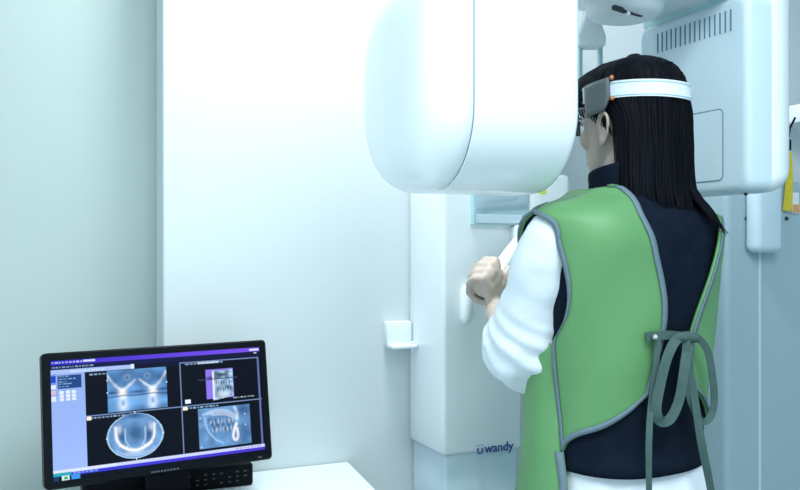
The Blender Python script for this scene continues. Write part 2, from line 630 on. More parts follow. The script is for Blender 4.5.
# top beam from the column to the turning axis
MB().box(.885, 1.055, 1.25, WY - .002, 1.955, 2.08, .02, 3).build('top_beam', P, xr)
AX, AY = 1.065, 1.33
MB().box(.56, 1.33, 1.20, 1.445, 1.7505, 1.93, .012, 3).build('rotating_arm', P, xr)
rg = []
for r, z in ((.02, 1.709), (.048, 1.7095), (.064, 1.7145), (.072, 1.724), (.0755, 1.738), (.0755, 1.77)):
    rg.append([V((AX + r * math.cos(2 * PI * i / 40), AY + r * math.sin(2 * PI * i / 40), z)) for i in range(40)])
hub = MB().rings(rg).build('pivot_hub', M['plastic_matte'], xr)
MB().tube([(AX - .06, AY, 1.94), (AX - .06, AY, 1.96)], .07, n=32).build('pivot_bearing', M['plastic_matte'], xr)
# two dark slots under the hub
s0, s1 = at(614, 9.5, 1), at(641, 16, 1)


def onz(px, py, z):
    d = ray(px, py)
    return V((0, 0, CAMZ)) + d * ((z - CAMZ) / d.z)


for (a0, a1) in (((613.5, 9.2), (625.5, 13)), ((629.5, 13.2), (641.5, 16.6))):
    p, q = onz(*a0, 1.7085), onz(*a1, 1.7085)
    d = (q - p).normalized()
    w = V((-d.y, d.x, 0)) * .0035
    v = [p - w, q - w, q + w, p + w]
    v = [V((t.x, t.y, 1.7078)) for t in v] + [V((t.x, t.y, 1.716)) for t in v]
    MB().add(v, [(0, 1, 2, 3), (4, 5, 6, 7), (0, 1, 5, 4), (1, 2, 6, 5), (2, 3, 7, 6), (3, 0, 4, 7)]).build('slot', M['slot'], hub, smooth=False)
p = onz(627.5, 13.8, 1.708)
MB().ball((p.x, p.y, 1.7085), .006, .006, .005).build('knob', P, hub)

# left housing (between the viewer and the face)
yc, zc, hy, hz, R_ = 1.265, 1.5395, .155, .1825, .125


def hring(x, ins, r=R_):
    return rrect(x, yc, zc, hy - ins, hz - ins, [max(q - ins * .6, .02) for q in (r, .045 + ins * 1.3, r, r)], 10)


lh = MB().rings([hring(.803, .010), hring(.8015, .005), hring(.797, .001), hring(.79, 0), hring(.6135, 0), hring(.6125, .001), hring(.6125, .02)]).build('tube_housing', P, xr)
lh['label'] = 'large white rounded housing in front of the face'
MB().rings([hring(.6128, .0022), hring(.6098, .0022)]).build('seam', M['seam'], lh)
MB().rings([hring(.610, .02), hring(.610, .001), hring(.609, 0), hring(.592, .001), hring(.575, .006), hring(.560, .014), hring(.549, .025), hring(.541, .038),
            hring(.5365, .052), hring(.534, .066), hring(.533, .085)]).build('side_shell', P, lh, angle=60)
# gap line between shell and arm, top left
MB().box(.60, .79, 1.20, 1.37, 1.69, 1.76, .004, 1).build('arm_neck', P, lh)

# right housing (behind the head)
Y0, Y1, Z0, Z1 = 1.170, 1.476, 1.369, 1.742
yc2, zc2, hy2, hz2 = (Y0 + Y1) / 2, (Z0 + Z1) / 2, (Y1 - Y0) / 2, (Z1 - Z0) / 2


def gring(x, ins, r=.024, up=0):
    return rrect(x, yc2, zc2 + up, hy2 - ins, hz2 + up - ins, max(r - ins * .3, .006), 8)


rh = MB().rings([gring(1.2200, .016), gring(1.2206, .011), gring(1.2230, .006), gring(1.2275, .002), gring(1.234, 0), gring(1.2795, 0), gring(1.2802, .001), gring(1.2802, .03)]).build('sensor_housing', M['plastic_cool_shade'], xr)  # face turned from the light; its shade is put into the base colour
rh['label'] = 'shade-tinted white housing with vent slots behind the head'
MB().rings([gring(1.2805, .002), gring(1.2822, .002)]).build('seam', M['frame'], rh)
U_ = .03
MB().rings([gring(x, i_, .035, U_) for x, i_ in ((1.2818, .02), (1.2818, .001), (1.283, 0), (1.312, .003), (1.335, .011), (1.350, .022), (1.360, .040), (1.364, .06))]).build('side_shell', P, rh, angle=60)
for i in range(16):
    y = 1.414 + (1.211 - 1.414) * i / 15
    MB().box(1.2188, 1.224, y - .0014, y + .0014, 1.676, 1.717).build('vent_slot', M['vent'], rh, smooth=False)
g = MB().rings([rrect(1.2198, 1.3285, 1.463, .0985, .070, .012, 6), rrect(1.2192, 1.3285, 1.463, .0985, .070, .012, 6),
                rrect(1.2192, 1.3285, 1.463, .0960, .0675, .0095, 6), rrect(1.2198, 1.3285, 1.463, .0960, .0675, .0095, 6)], cap0=False, cap1=False).build('access_groove', M['seam'], rh, smooth=False)
ap = MB().rings([rrect(1.2202, 1.3285, 1.463, .0960, .0675, .0095, 6), rrect(1.2188, 1.3285, 1.463, .0958, .0673, .0095, 6)]).build('access_panel', M['plastic_cool_shade'], rh, smooth=False)
MB().box(1.228, 1.31, 1.19, 1.468, 1.740, 1.754).build('gasket', M['frame'], rh, smooth=False)
p = at(749, 194, 1.20)
MB().tube([(1.246, 1.2, 1.3672), (1.246, 1.2, 1.372)], .004).build('screw', M['screw'], rh)

# head support: bracket with two rods under the top beam
bc = ray(590, 0) * 1.80
bc = V((bc.x, bc.y))
cr = V((FY, -FX, 0))
cf = V((FX, FY, 0))


def bx4(w, d, z, sh=0):
    c = V((bc.x, bc.y, z)) + cr * sh
    r = .006
    out = []
    for k, (sx, sy) in enumerate(((1, 1), (-1, 1), (-1, -1), (1, -1))):
        for i in range(4):
            q = PI / 2 * (k + i / 3)
            out.append(c + cr * (sx * (w - r) + r * math.cos(q)) + cf * (sy * (d - r) + r * math.sin(q)))
    return out


hs = MB().rings([bx4(.026, .018, 1.690), bx4(.030, .022, 1.694), bx4(.030, .022, 1.712), bx4(.022, .021, 1.735), bx4(.014, .018, 1.756), bx4(.013, .017, 1.80)]).build('head_support', M['plastic_matte'], xr)
MB().box(bc.x - .03, bc.x + .03, bc.y - .05, bc.y + .03, 1.79, 1.96, .01, 2).build('support_arm', P, xr)
for sx in (-.0215, .0215):
    c = V((bc.x, bc.y, 0)) + cr * sx
    MB().box(c.x - .0045, c.x + .0045, c.y - .0045, c.y + .0045, 1.555, 1.70, .001, 1).build('rod', M['rod'], hs)
# screen/mirror plate on the column front and the side arm with its sticker
mi = MB().rings([[V((x, y, z)) for x, z in ((.936, 1.317), (1.082, 1.317), (1.082, 1.47), (.936, 1.47))] for y in (1.7195, 1.703)]).build('mirror_frame', M['frame'], xr, smooth=False)
MB().box(.940, 1.079, 1.700, 1.704, 1.3205, 1.468).build('mirror', M['mirror'], mi, smooth=False)
MB().box(.940, 1.079, 1.699, 1.702, 1.3205, 1.340, .0005, 1).build('control_strip', M['plastic_cool_shade'], mi, smooth=False)
sa = MB().box(1.084, 1.20, 1.70, 1.86, 1.30, 1.44, .012, 3).build('side_arm', P, xr)
p = at(543, 192, 1.699)
MB().box(p.x - .009, p.x + .009, 1.6985, 1.701, p.z - .005, p.z + .005).build('sticker', M['sticker'], sa, smooth=False)
# handles
HR = V((.14, .08, .105)).normalized()
HC = V((.890, 1.55, 1.190))
grip = lambda m: [V((.965 + m * (q.x - .965), q.y, q.z)) for q in (HC - HR * .022, HC, HC + HR * .08, HC + HR * .13, V((1.06, 1.68, 1.292)))]
hb = MB().box(1.040, 1.10, 1.655, 1.722, 1.262, 1.318, .012, 3).build('handle_mount', P, xr)
q = grip(1)
MB().tube(spline(q, 24), [.0175] * 24, n=20).build('handle', P, xr)
q = [V((1.93 - t.x, t.y, t.z)) for t in q]
q[-1] = V((.93, 1.68, 1.292))
MB().tube(spline([V((1.13, 1.55, 1.14)), V((1.10, 1.57, 1.2)), V((1.03, 1.62, 1.26)), V((1.06, 1.68, 1.292))], 24), [.0175] * 24, n=20).build('handle', P, xr)
# rounded knob low on the front of the column
p0, p1 = at(466, 318, 1.712), at(467, 291, 1.712)
MB().tube([p0, p0 * .5 + p1 * .5, p1], [.013, .0145, .013], n=24, flat=1, caps=6).build('side_knob', P, xr)
MB().box(.868, .90, 1.712, 1.722, 1.07, 1.07001)
# lettering on the column: an open ring as the first letter, then the rest
YL = 1.7182
pl, pr = at(477.5, 452.5, YL), at(512, 444.5, YL)
base = at(477, 453, YL)
tx = bpy.data.curves.new('lettering', 'FONT')
tx.body = 'wandy'
tx.size = .0262
tx.extrude = .0004
tx.offset = .0004
to = bpy.data.objects.new('lettering', tx)
COL.objects.link(to)
bpy.context.view_layer.update()
tm = bpy.data.meshes.new_from_object(to.evaluated_get(bpy.context.evaluated_depsgraph_get()))
bpy.data.objects.remove(to)
xs = [v.co.x for v in tm.vertices]
x0, x1 = min(xs), max(xs)
lx0, lx1 = at(484.5, 450, YL).x, at(513.5, 450, YL).x
zb = at(498, 451.3, YL).z
sx = (lx1 - lx0) / (x1 - x0)
vt = [V((lx0 + (v.co.x - x0) * sx, YL - v.co.z, zb + v.co.y * sx)) for v in tm.vertices]
ft_ = [tuple(q.vertices) for q in tm.polygons]
lb = MB().add(vt, ft_)
cx_, rx_ = at(480.2, 450, YL).x, .0068
xh = .5 * .0262 * sx
arc = [V((cx_ + rx_ * math.sin(t), YL, zb + .0072 - .0078 * math.cos(t))) for t in np.linspace(-2.15, 2.15, 22)]
lb.tube(arc, .0017, n=8, flat=1)
lb.build('lettering', M['logo'], xr, smooth=False)
k = MB()
for i in range(4):
    k.box(cx_ - .0085 + i * .0048, cx_ - .0055 + i * .0048, YL - .0005, YL + .001, zb + .0175, zb + .0200)
k.build('lettering_dots', M['logo_dot'], xr, smooth=False)

# ---------------------------------------------------------------- right: wall panel, cover, yellow strap
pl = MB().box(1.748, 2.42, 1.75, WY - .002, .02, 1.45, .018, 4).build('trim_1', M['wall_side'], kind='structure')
MB().box(1.865, 1.872, 1.7485, 1.752, .03, 1.33).build('groove', M['plastic_cool_shade'], pl, smooth=False)
for px in (746, 786):
    p = at(px, 218.5, 1.75)
    MB().tube([(p.x, 1.747, p.z), (p.x, 1.752, p.z)], .0055, n=12).build('screw', M['screw'], pl)
pa, pb_ = at(757, 200, 1.70), at(785, 200, 1.70)
zb_ = at(766, 253, 1.70).z
rg = []
xm, hwx = (pa.x + pb_.x) / 2, (pb_.x - pa.x) / 2
cv = empty('cable_cover', (xm, 1.74, zb_), 'white rounded vertical cover on the wall panel below the vented housing', 'cover')
MB().box(xm - hwx, xm + hwx, 1.700, 1.749, zb_, 1.60, .022, 5).build('casing', M['plastic_cool_shade'], cv)
MB().box(xm - hwx + .02, xm + hwx - .02, 1.73, WY - .002, 1.46, 1.58, .004, 1).build('wall_mount', M['plastic_cool_shade'], cv)

YS = 1.74
p0, p1, p2 = at(789.5, 152, YS), at(789, 185, YS), at(787, 211, YS)
ys = empty('yellow_strap', (p2.x, YS, p2.z), 'yellow strap hanging from a black clip at the right edge of the photo', 'strap')


def ribbon(pts, width, wdir, thick, m, name, parent, n=40):
    S = [V(q) for q in spline([tuple(p) for p in pts], n)]
    if not hasattr(width, '__len__'):
        width = [width] * n
    else:
        width = np.interp(np.linspace(0, 1, n), np.linspace(0, 1, len(width)), width)
    v, f = [], []
    for i, p in enumerate(S):
        t = (S[min(i + 1, n - 1)] - S[max(i - 1, 0)]).normalized()
        w = V(wdir[min(int(i / n * len(wdir)), len(wdir) - 1)]) if isinstance(wdir, list) else V(wdir)
        w = (w - t * w.dot(t))
        w = w.normalized() * width[i] / 2
        v += [p - w, p + w]
    for i in range(n - 1):
        f.append((2 * i, 2 * i + 1, 2 * i + 3, 2 * i + 2))
    o = mesh(name, v, f, m, parent, smooth=False)
    solidify(o, thick, 0)
    return o


ribbon([p0, p1, p2], [.012, .022, .026], cr, .003, M['yellow'], 'strap_band', ys, 16)
q = at(787.5, 145, YS)
MB().box(q.x - .010, q.x + .010, YS - .006, YS + .008, q.z - .016, q.z + .016, .003, 2).build('clip', M['black'], ys)
q = at(796, 203, YS + .004)
MB().box(q.x - .013, q.x + .013, YS + .0045, YS + .0065, q.z - .03, q.z + .03, .001, 1).build('card', M['paper'], ys)
MB().box(q.x - .012, q.x + .012, YS + .0035, YS + .0047, q.z - .028, q.z - .004).build('card_print', M['orange'], ys, smooth=False)
q = at(797, 113, 1.80)
MB().box(q.x - .012, q.x + .10, 1.735, WY - .002, q.z - .03, q.z + .024, .006, 2).build('wall_hook', M['plastic'], ys)
q0, q1 = at(788, 132, YS), at(788, 122, YS)
MB().tube([at(788, 140, YS), at(790, 128, YS), at(795, 118, YS)], .003).build('cord', M['black'], ys)

# ---------------------------------------------------------------- the person
BO = V((.968, 1.215, 0))
psi = math.radians(4)
bRt = V((math.cos(psi), math.sin(psi), 0))
bFw = V((-math.sin(psi), math.cos(psi), 0))
pe = empty('person', (BO.x, BO.y, 0), 'person in a green lead apron seen from behind, gripping the handle of the x-ray machine', 'person')


def W(x, y, z):
    return BO + bRt * x + bFw * y + V((0, 0, z))


NE = 2.35
TT = [(.45, .135, .120, .0), (.70, .150, .125, -.01), (.80, .150, .122, -.008), (.90, .137, .108, -.003), (1.0, .134, .104, 0), (1.10, .145, .108, 0), (1.20, .164, .116, 0),
      (1.27, .176, .116, 0), (1.30, .180, .108, .0), (1.322, .176, .094, -.002), (1.338, .146, .080, -.006), (1.354, .098, .068, -.008), (1.372, .070, .063, -.007), (1.395, .062, .060, -.005), (1.42, .056, .056, .0), (1.45, .054, .055, .004)]
_zs = np.array([t[0] for t in TT])


def TW(z):
    # smooth (cubic) table lookup
    i = int(np.clip(np.searchsorted(_zs, z) - 1, 0, len(TT) - 2))
    t = min(max((z - _zs[i]) / (_zs[i + 1] - _zs[i]), 0), 1)
    out = []
    for k in (1, 2, 3):
        p = [TT[min(max(j, 0), len(TT) - 1)][k] for j in (i - 1, i, i + 1, i + 2)]
        zz = [TT[min(max(j, 0), len(TT) - 1)][0] for j in (i - 1, i, i + 1, i + 2)]
        m1 = (p[2] - p[0]) / max(zz[2] - zz[0], 1e-6) * (zz[2] - zz[1])
        m2 = (p[3] - p[1]) / max(zz[3] - zz[1], 1e-6) * (zz[2] - zz[1])
        h = t * t * t
        out.append((2 * h - 3 * t * t + 1) * p[1] + (h - 2 * t * t + t) * m1 + (-2 * h + 3 * t * t) * p[2] + (h - t * t) * m2)
    return out


def sp(v, e):
    return math.copysign(abs(v) ** e, v)


def T(phi, z, off=0):
    """torso surface; phi (deg) 0 = spine, 90 = left side, 180 = front"""
    hw_, hd_, y0 = TW(z)
    a = math.radians(phi)
    return W(-(hw_ + off) * sp(math.sin(a), 2 / NE), y0 - (hd_ + off) * sp(math.cos(a), 2 / NE), z)


def inv(px, py, off):
    """where the sight line through a photo point meets the torso surface: (phi, z)"""
    d = ray(px, py)
    best = None
    for t in np.arange(1.1, 1.75, .002):
        p = V((0, 0, CAMZ)) + d * t
        hw_, hd_, y0 = TW(p.z)
        q = p - BO
        x = q.dot(bRt)
        y = q.dot(bFw) - y0
        ff = (abs(x) / (hw_ + off)) ** NE + (abs(y) / (hd_ + off)) ** NE
        ph = math.degrees(math.atan2(sp(-x / (hw_ + off), NE / 2), sp(-y / (hd_ + off), NE / 2)))
        if best is None or ff < best[0]:
            best = (ff, ph, p.z)
        if ff <= 1:
            return (ph, p.z)
    return best[1:]


def loft_torso(z0, z1, off, n=72, dz=.012, phis=None):
    zs = np.arange(z0, z1 + dz / 2, dz)
    return [[T(360 * j / n, z, off(z) if callable(off) else off) for j in range(n)] for z in zs]


# --- head
CH = 1.392
HO = V((.999, 1.224, CH - .003))
ph = math.radians(9)
hRt = V((math.cos(ph), math.sin(ph), 0))
hFw = V((-math.sin(ph), math.cos(ph), 0))
tl = math.radians(2)


def Hd(x, y, z):
    y, z = y * math.cos(tl) + z * math.sin(tl) * 1, z * math.cos(tl) - y * math.sin(tl)
    return HO + hRt * x + hFw * y + V((0, 0, z))


HEAD = [(0, .020, .020, .066), (.010, .036, .036, .052), (.028, .047, .058, .034), (.050, .055, .076, .020), (.075, .062, .088, .008),
        (.10, .067, .094, .001), (.125, .069, .093, -.001), (.15, .069, .086, -.006), (.175, .062, .073, -.008), (.195, .048, .055, -.010), (.208, .030, .04, -.011), (.213, .012, .016, -.011)]
body = MB()
rg = []
for z in np.linspace(0, .213, 34):
    a, b_, c = lerp_table(HEAD, z)
    rg.append([Hd(a * sp(math.cos(2 * PI * j / 36), .95), c + b_ * sp(math.sin(2 * PI * j / 36), .95), z) for j in range(36)])
body.rings(rg)
# nose, brow, lips, chin, eye sockets stay soft
body.tube([Hd(0, .088, .118), Hd(0, .100, .095), Hd(0, .111, .076), Hd(0, .100, .066)], [.007, .009, .012, .010], n=10)
for s in (-1, 1):
    body.ball(Hd(s * .010, .098, .069), .007, .008, .006)
    body.tube([Hd(s * .012, .092, .128), Hd(s * .03, .090, .132), Hd(s * .048, .076, .126)], [.006, .007, .005], n=8)
    body.ball(Hd(s * .042, .062, .078), .018, .022, .02)
    # ear: rim, lobe, inner cup
    ear = [Hd(s * (.071 + .006 * k), -.002 + yy, zz - .012) for yy, zz, k in ((.010, .088, 0), (.012, .108, .6), (.004, .121, 1.2), (-.010, .124, 1.8), (-.019, .112, 2.0), (-.017, .095, 1.7), (-.008, .080, 1.1), (.002, .068, .6), (.008, .070, .1), (.010, .085, 0))]
    body.tube(spline(ear, 30), [.0038] * 30, n=8)
    mtx = Matrix((hRt, hFw, V((0, 0, 1)))).transposed()
    body.ball(Hd(s * .0725, -.004, .088), .0035, .011, .022, mtx=mtx)
    body.ball(Hd(s * .074, .000, .063), .005, .007, .009, mtx=mtx)
body.ball(Hd(0, .088, .012), .014, .012, .012)
body.tube([Hd(-.02, .088, .0415), Hd(0, .096, .043), Hd(.02, .088, .0415)], [.004, .006, .004], n=8)
body.tube([Hd(-.018, .088, .034), Hd(0, .094, .032), Hd(.018, .088, .034)], [.004, .006, .004], n=8)
# neck and trunk
nb0, nb1 = W(.0, -.005, 1.33), Hd(0, -.012, .05)
body.tube([W(0, -.01, 1.28), nb0, nb0 * .5 + nb1 * .5, nb1], [.065, .056, .050, .052], n=24)
body.rings(loft_torso(.76, 1.385, -.016, n=48, dz=.02))
# arms
SHL, ELL, WRL = W(-.157, -.007, 1.276), at(526, 355, 1.30), V((.886, 1.520, 1.138))
SHR, ELR, WRR = W(.155, .002, 1.278), V((1.20, 1.40, 1.06)), V((1.118, 1.52, 1.10))
for sh, el, wr in ((SHL, ELL, WRL), (SHR, ELR, WRR)):
    body.tube([sh, sh * .5 + el * .5, el], [.047, .041, .035], n=16)
    body.tube([el, el * .62 + wr * .38, el * .2 + wr * .8, wr], [.035, .036, .027, .0235], n=16)


# hands
def hand(HC_, HR_, wr, side):
    """fist closed round a bar; HR_ = bar direction, index finger end towards +HR_"""
    c = V((-.53, -.85, .06))
    c = (c - HR_ * c.dot(HR_)).normalized()           # back of the hand
    u = HR_.cross(c)
    if u.z < 0:
        u = -u
    h = lambda r, a, b_: HC_ + HR_ * (r * 1.14) + u * (a * 1.12) + c * (b_ * 1.08)
    kn = []
    for i, (r, ln, rad) in enumerate(((.029, 1.0, .0102), (.010, 1.08, .0105), (-.009, 1.0, .0100), (-.027, .87, .0090))):
        k0 = h(r, .014 * ln, .027)
        kn.append(k0)
        # metacarpal, then three finger bones round the bar
        body.tube([wr + (k0 - wr) * .15, wr + (k0 - wr) * .6 + c * .004, k0], [.013, .0125, .0115], n=12)
        body.tube([k0, h(r + .001, .031 * ln, .012), h(r + .001, .034 * ln, -.004)], [rad * 1.12, rad * 1.02, rad], n=12)
        body.tube([h(r + .001, .034 * ln, -.004), h(r, .022, -.025), h(r, .006, -.030)], [rad, rad * .95, rad * .9], n=12)
        body.tube([h(r, .006, -.030), h(r, -.010, -.026), h(r, -.018, -.016)], [rad * .9, rad * .82, rad * .7], n=12)
    # palm web
    for t in (.35, .6, .85):
        q = [wr + (k - wr) * t for k in kn]
        body.tube([q[0] - c * .004, q[1] + c * .002, q[2] + c * .002, q[3] - c * .004], [.013, .0145, .0145, .012], n=12)
    body.ball(h(-.014, -.004, .012), .017, .017, .017)
    body.ball(h(.010, -.004, .014), .017, .017, .017)
    body.ball(h(-.021, .004, .001), .0195, .0195, .0195)
    # thumb leaves the side of the palm near its base and closes under the bar
    b0 = wr + (kn[0] - wr) * .25 + HR_ * .008
    body.tube([b0, h(.040, -.016, .020), h(.047, -.020, .002)], [.014, .0128, .0105], n=12)
    body.tube([h(.047, -.020, .002), h(.044, -.019, -.014), h(.036, -.012, -.030)], [.0105, .0100, .0085], n=12)


hand(HC, HR, WRL, -1)
HRr = V((-.30, .20, .85)).normalized()
hand(V((1.113, 1.561, 1.172)), V((-.35, .25, .75)).normalized(), WRR, 1)
# legs and feet
for s in (-1, 1):
    body.tube([W(s * .068, -.005, .82), W(s * .078, .0, .65), W(s * .09, .01, .47), W(s * .09, -.005, .30), W(s * .09, -.01, .10)], [.064, .062, .050, .048, .034], n=20)
    body.tube([W(s * .09, -.025, .05), W(s * .092, .04, .05), W(s * .097, .13, .035)], [.034, .032, .026], n=12)
bo = body.build('body', M['skin'], pe)
rm = bo.modifiers.new('merge', 'REMESH')
rm.mode = 'VOXEL'
rm.voxel_size = .0036
rm.use_smooth_shade = True
sm_ = bo.modifiers.new('soften', 'SMOOTH')
sm_.factor = .5
sm_.iterations = 5
# eyes, brows, lips
for s in (-1, 1):
    ey = MB().ball(Hd(s * .030, .0795, .112), .0115, .0115, .0095).build('eye', M['eye'], pe)
    MB().ball(Hd(s * .031, .0895, .112), .0055, .003, .0055).build('iris', M['iris'], ey)
    MB().tube([Hd(s * .014, .094, .130), Hd(s * .03, .093, .134), Hd(s * .048, .080, .129)], [.0025, .003, .0015], n=8).build('eyebrow', M['hair'], pe)
MB().tube([Hd(-.020, .0900, .038), Hd(0, .0995, .0385), Hd(.020, .0900, .038)], [.003, .006, .003], n=8).build('lips', M['lip'], pe)

# --- hair
HAIR = [(-.092, .064, .030, -.064), (-.080, .077, .040, -.060), (-.06, .082, .046, -.056), (-.03, .081, .048, -.051), (0, .078, .048, -.049), (.04, .0765, .050, -.048), (.08, .0765, .050, -.047), (.10, .077, .053, -.045),
        (.120, .0775, .065, -.034), (.138, .0775, .079, -.020), (.155, .077, .087, -.013), (.175, .073, .086, -.009), (.195, .062, .074, -.008), (.207, .047, .057, -.009), (.216, .026, .033, -.010), (.219, .008, .010, -.010)]
hb_ = MB()
rg = []
for z in np.linspace(-.092, .2235, 60):
    a, b_, c = lerp_table(HAIR, z)
    ring = []
    for j in range(72):
        q = 2 * PI * j / 72
        k = 1 + .012 * math.sin(q * 23 + 3 * math.sin(z * 9)) + .008 * math.sin(q * 41 + z * 20)
        ring.append(Hd(a * k * sp(math.cos(q), .85), c + b_ * k * sp(math.sin(q), .85), z + (.010 * math.sin(q * 9) + .006 * math.sin(q * 17) if z < -.06 else 0)))
    rg.append(ring)
hb_.rings(rg)


def hair_pt(q, z, out=0):
    a, b_, c = lerp_table(HAIR, z)
    return Hd((a + out) * sp(math.cos(q), .85), c + (b_ + out) * sp(math.sin(q), .85), z)


for i in range(520):
    q = random.uniform(PI * .90, PI * 2.10)
    zt = random.uniform(.06, .205)
    zb2 = random.uniform(-.108, -.03) if i % 4 else random.uniform(-.03, .05)
    pts = []
    n = 11
    dq = random.uniform(-.08, .08)
    for k in range(n):
        t = k / (n - 1)
        z = zt + (zb2 - zt) * t
        flare = 0
        if z < -.03:
            flare = (-.03 - z) * .10
            if math.cos(q) > .30:
                flare += (-.03 - z) * .62
        pts.append(hair_pt(q + dq * t, max(z, -.085), -.0004 + flare + .001 * math.sin(i + 5 * t)) + V((0, 0, min(0, z + .085))))
    r0 = random.uniform(.0016, .0034)
    hb_.tube(pts, [r0 * (.3 + 1.0 * math.sin(PI * min(1, .15 + .7 * k / (n - 1)))) * (1 if k < n - 3 else (n - k) / 4) for k in range(n)], n=5, caps=1)
# side strands in front of the ear, left and right, and the fringe swept over the brow
for s in (-1, 1):
    for i in range(26):
        t0 = i / 25
        y0_ = .078 - .075 * t0
        pts = [Hd(s * .015, .05 - .05 * t0, .216), Hd(s * (.056 + .012 * t0), y0_ * .9 + .008, .182), Hd(s * (.066 + .008 * t0), y0_ + .006, .150), Hd(s * (.071 + .005 * t0), y0_ - .006 - .02 * t0 ** 2, .118 - .045 * max(0, t0 - .45) / .55 + .006 * math.sin(i * 3))]
        hb_.tube(spline(pts, 9), [.003, .004, .005, .005, .005, .004, .003, .002, .001], n=6, caps=1)
hr = hb_.build('hair', M['hair'], pe, angle=80)
hr['label'] = 'straight black shoulder-length hair'

# --- head strap with its plate, and glasses
st = MB()
rg0, rg1, rg2, rg3 = [], [], [], []
N = 90
for j in range(N):
    q = 2 * PI * j / N
    zz = .149 + .006 * math.sin(q)
    row = []
    for (dz, out) in ((-.0145, .0045), (-.0145, .0075), (.0145, .0075), (.0145, .0035)):
        a, b_, c = .077, .0895, -.009
        row.append(Hd((a + out) * sp(math.cos(q), .88), c + (b_ + out) * sp(math.sin(q), .88), zz + dz))
    for rr, p in zip((rg0, rg1, rg2, rg3), row):
        rr.append(p)
st.rings([rg0, rg1, rg2, rg3, rg0], cap0=False, cap1=False)
so_ = st.build('head_strap', M['strap'], pe, angle=30)
k = MB()
for dz in (-.011, .011):
    loop = []
    for j in range(N + 1):
        q = 2 * PI * j / N
        loop.append(Hd((.077 + .0078) * sp(math.cos(q), .88), -.009 + (.0895 + .0078) * sp(math.sin(q), .88), .149 + .006 * math.sin(q) + dz))
    k.tube(loop, .0009, n=6, caps=0)
k.build('strap_edge', M['frame'], so_)


def strap_pt(q, z, out):
    return Hd((.077 + out) * sp(math.cos(q), .88), -.009 + (.0895 + out) * sp(math.sin(q), .88), z)


for s in (1, -1):
    rows = []
    for z_, sl in ((.170, 0), (.162, 0), (.15, 0), (.135, 0), (.122, .06), (.113, .12)):
        r_ = []
        for t in np.linspace(0, 1, 8):
            q = PI - (-.17 + .52 * t) - sl * (1 - t)
            if s < 0:
                q = PI - q
            r_.append(strap_pt(q, z_ + .004 * math.sin(q) - .006 * t, .0105))
        rows.append(r_)
    v = [p for r in rows for p in r]
    f = [(i * 8 + j, i * 8 + j + 1, (i + 1) * 8 + j + 1, (i + 1) * 8 + j) for i in range(len(rows) - 1) for j in range(7)]
    o = mesh('strap_plate', v, f, M['plate'], so_)
    solidify(o, .005, 0)
    for zz in (.170, .134):
        q = PI + .22
        if s < 0:
            q = PI - q
        MB().ball(strap_pt(q, zz - .002, .0105), .0042, .0042, .0042).build('rivet', M['copper'], so_)
gl = MB()
for s in (-1, 1):
    gl.tube([Hd(s * .078, -.005, .125), Hd(s * .079, .05, .128), Hd(s * .068, .095, .124)], [.0022, .0025, .003], n=8)
gl.tube([Hd(-.068, .095, .124), Hd(-.03, .112, .126), Hd(0, .116, .126), Hd(.03, .112, .126), Hd(.068, .095, .124)], .0022, n=8)
go = gl.build('glasses', M['plate'], pe)
for s in (-1, 1):
    rows = []
    for z_ in (.122, .112, .100, .092):
        rows.append([Hd(s * x, y, z_) for x, y in ((.016, .112), (.03, .1105), (.046, .106), (.060, .098))])
    v = [p for r in rows for p in r]
    f = [(i * 4 + j, i * 4 + j + 1, (i + 1) * 4 + j + 1, (i + 1) * 4 + j) for i in range(3) for j in range(3)]
    solidify(mesh('lens', v, f, M['lens'], go), .0015, 0)
MB().tube([strap_pt(PI - .62, .140, .016), strap_pt(PI - .95, .132, .020), Hd(-.062, .112, .128)], .0017, n=8).build('wire_arm', M['wire'], so_)

# --- clothes: trousers, shoes, tunic with sleeves, vest
tr = MB()
for s in (-1, 1):
    rg = []
    for z, x, y, a, b_ in ((.09, .092, -.008, .062, .066), (.3, .092, -.005, .070, .074), (.47, .092, .0, .075, .078), (.65, .082, -.003, .074, .086), (.80, .070, -.006, .070, .092)):
        rg.append([W(s * x + a * math.cos(2 * PI * j / 28), y + b_ * math.sin(2 * PI * j / 28), z) for j in range(28)])
    tr.rings(rg)
subdiv(tr.build('trousers', M['white_cloth'], pe))
for s in (-1, 1):
    sh = MB()
    rg = []
    for t, w, h0 in ((-.075, .012, .05), (-.070, .028, .075), (-.04, .036, .085), (.01, .038, .08), (.06, .043, .065), (.11, .045, .05), (.145, .036, .04), (.165, .014, .025)):
        rg.append([W(s * .095 + w * math.cos(q), t, max(.0, .5 * h0 + .5 * h0 * sp(math.sin(q), .7))) for q in np.linspace(0, 2 * PI, 17)[:-1]])
    sh.rings(rg)
    subdiv(sh.build('shoe', M['shoe'], pe))

tu = MB()
rg = []
for z in np.arange(.60, .93, .012):
    n = 72
    r_ = []
    for j in range(n):
        fold = (.006 * math.sin(j * 2 * PI / n * 9 + z * 6) + .004 * math.sin(j * 2 * PI / n * 17 + z * 13)) * min(1, max(0, (.90 - z) / .12))
        r_.append(T(360 * j / n, z, .006 + .05 * max(0, .88 - z) + fold))
    rg.append(r_)
tu.rings(rg, cap0=False, cap1=False)
to_ = tu.build('white_tunic', M['white_cloth'], pe, angle=80)
solidify(to_, .003)


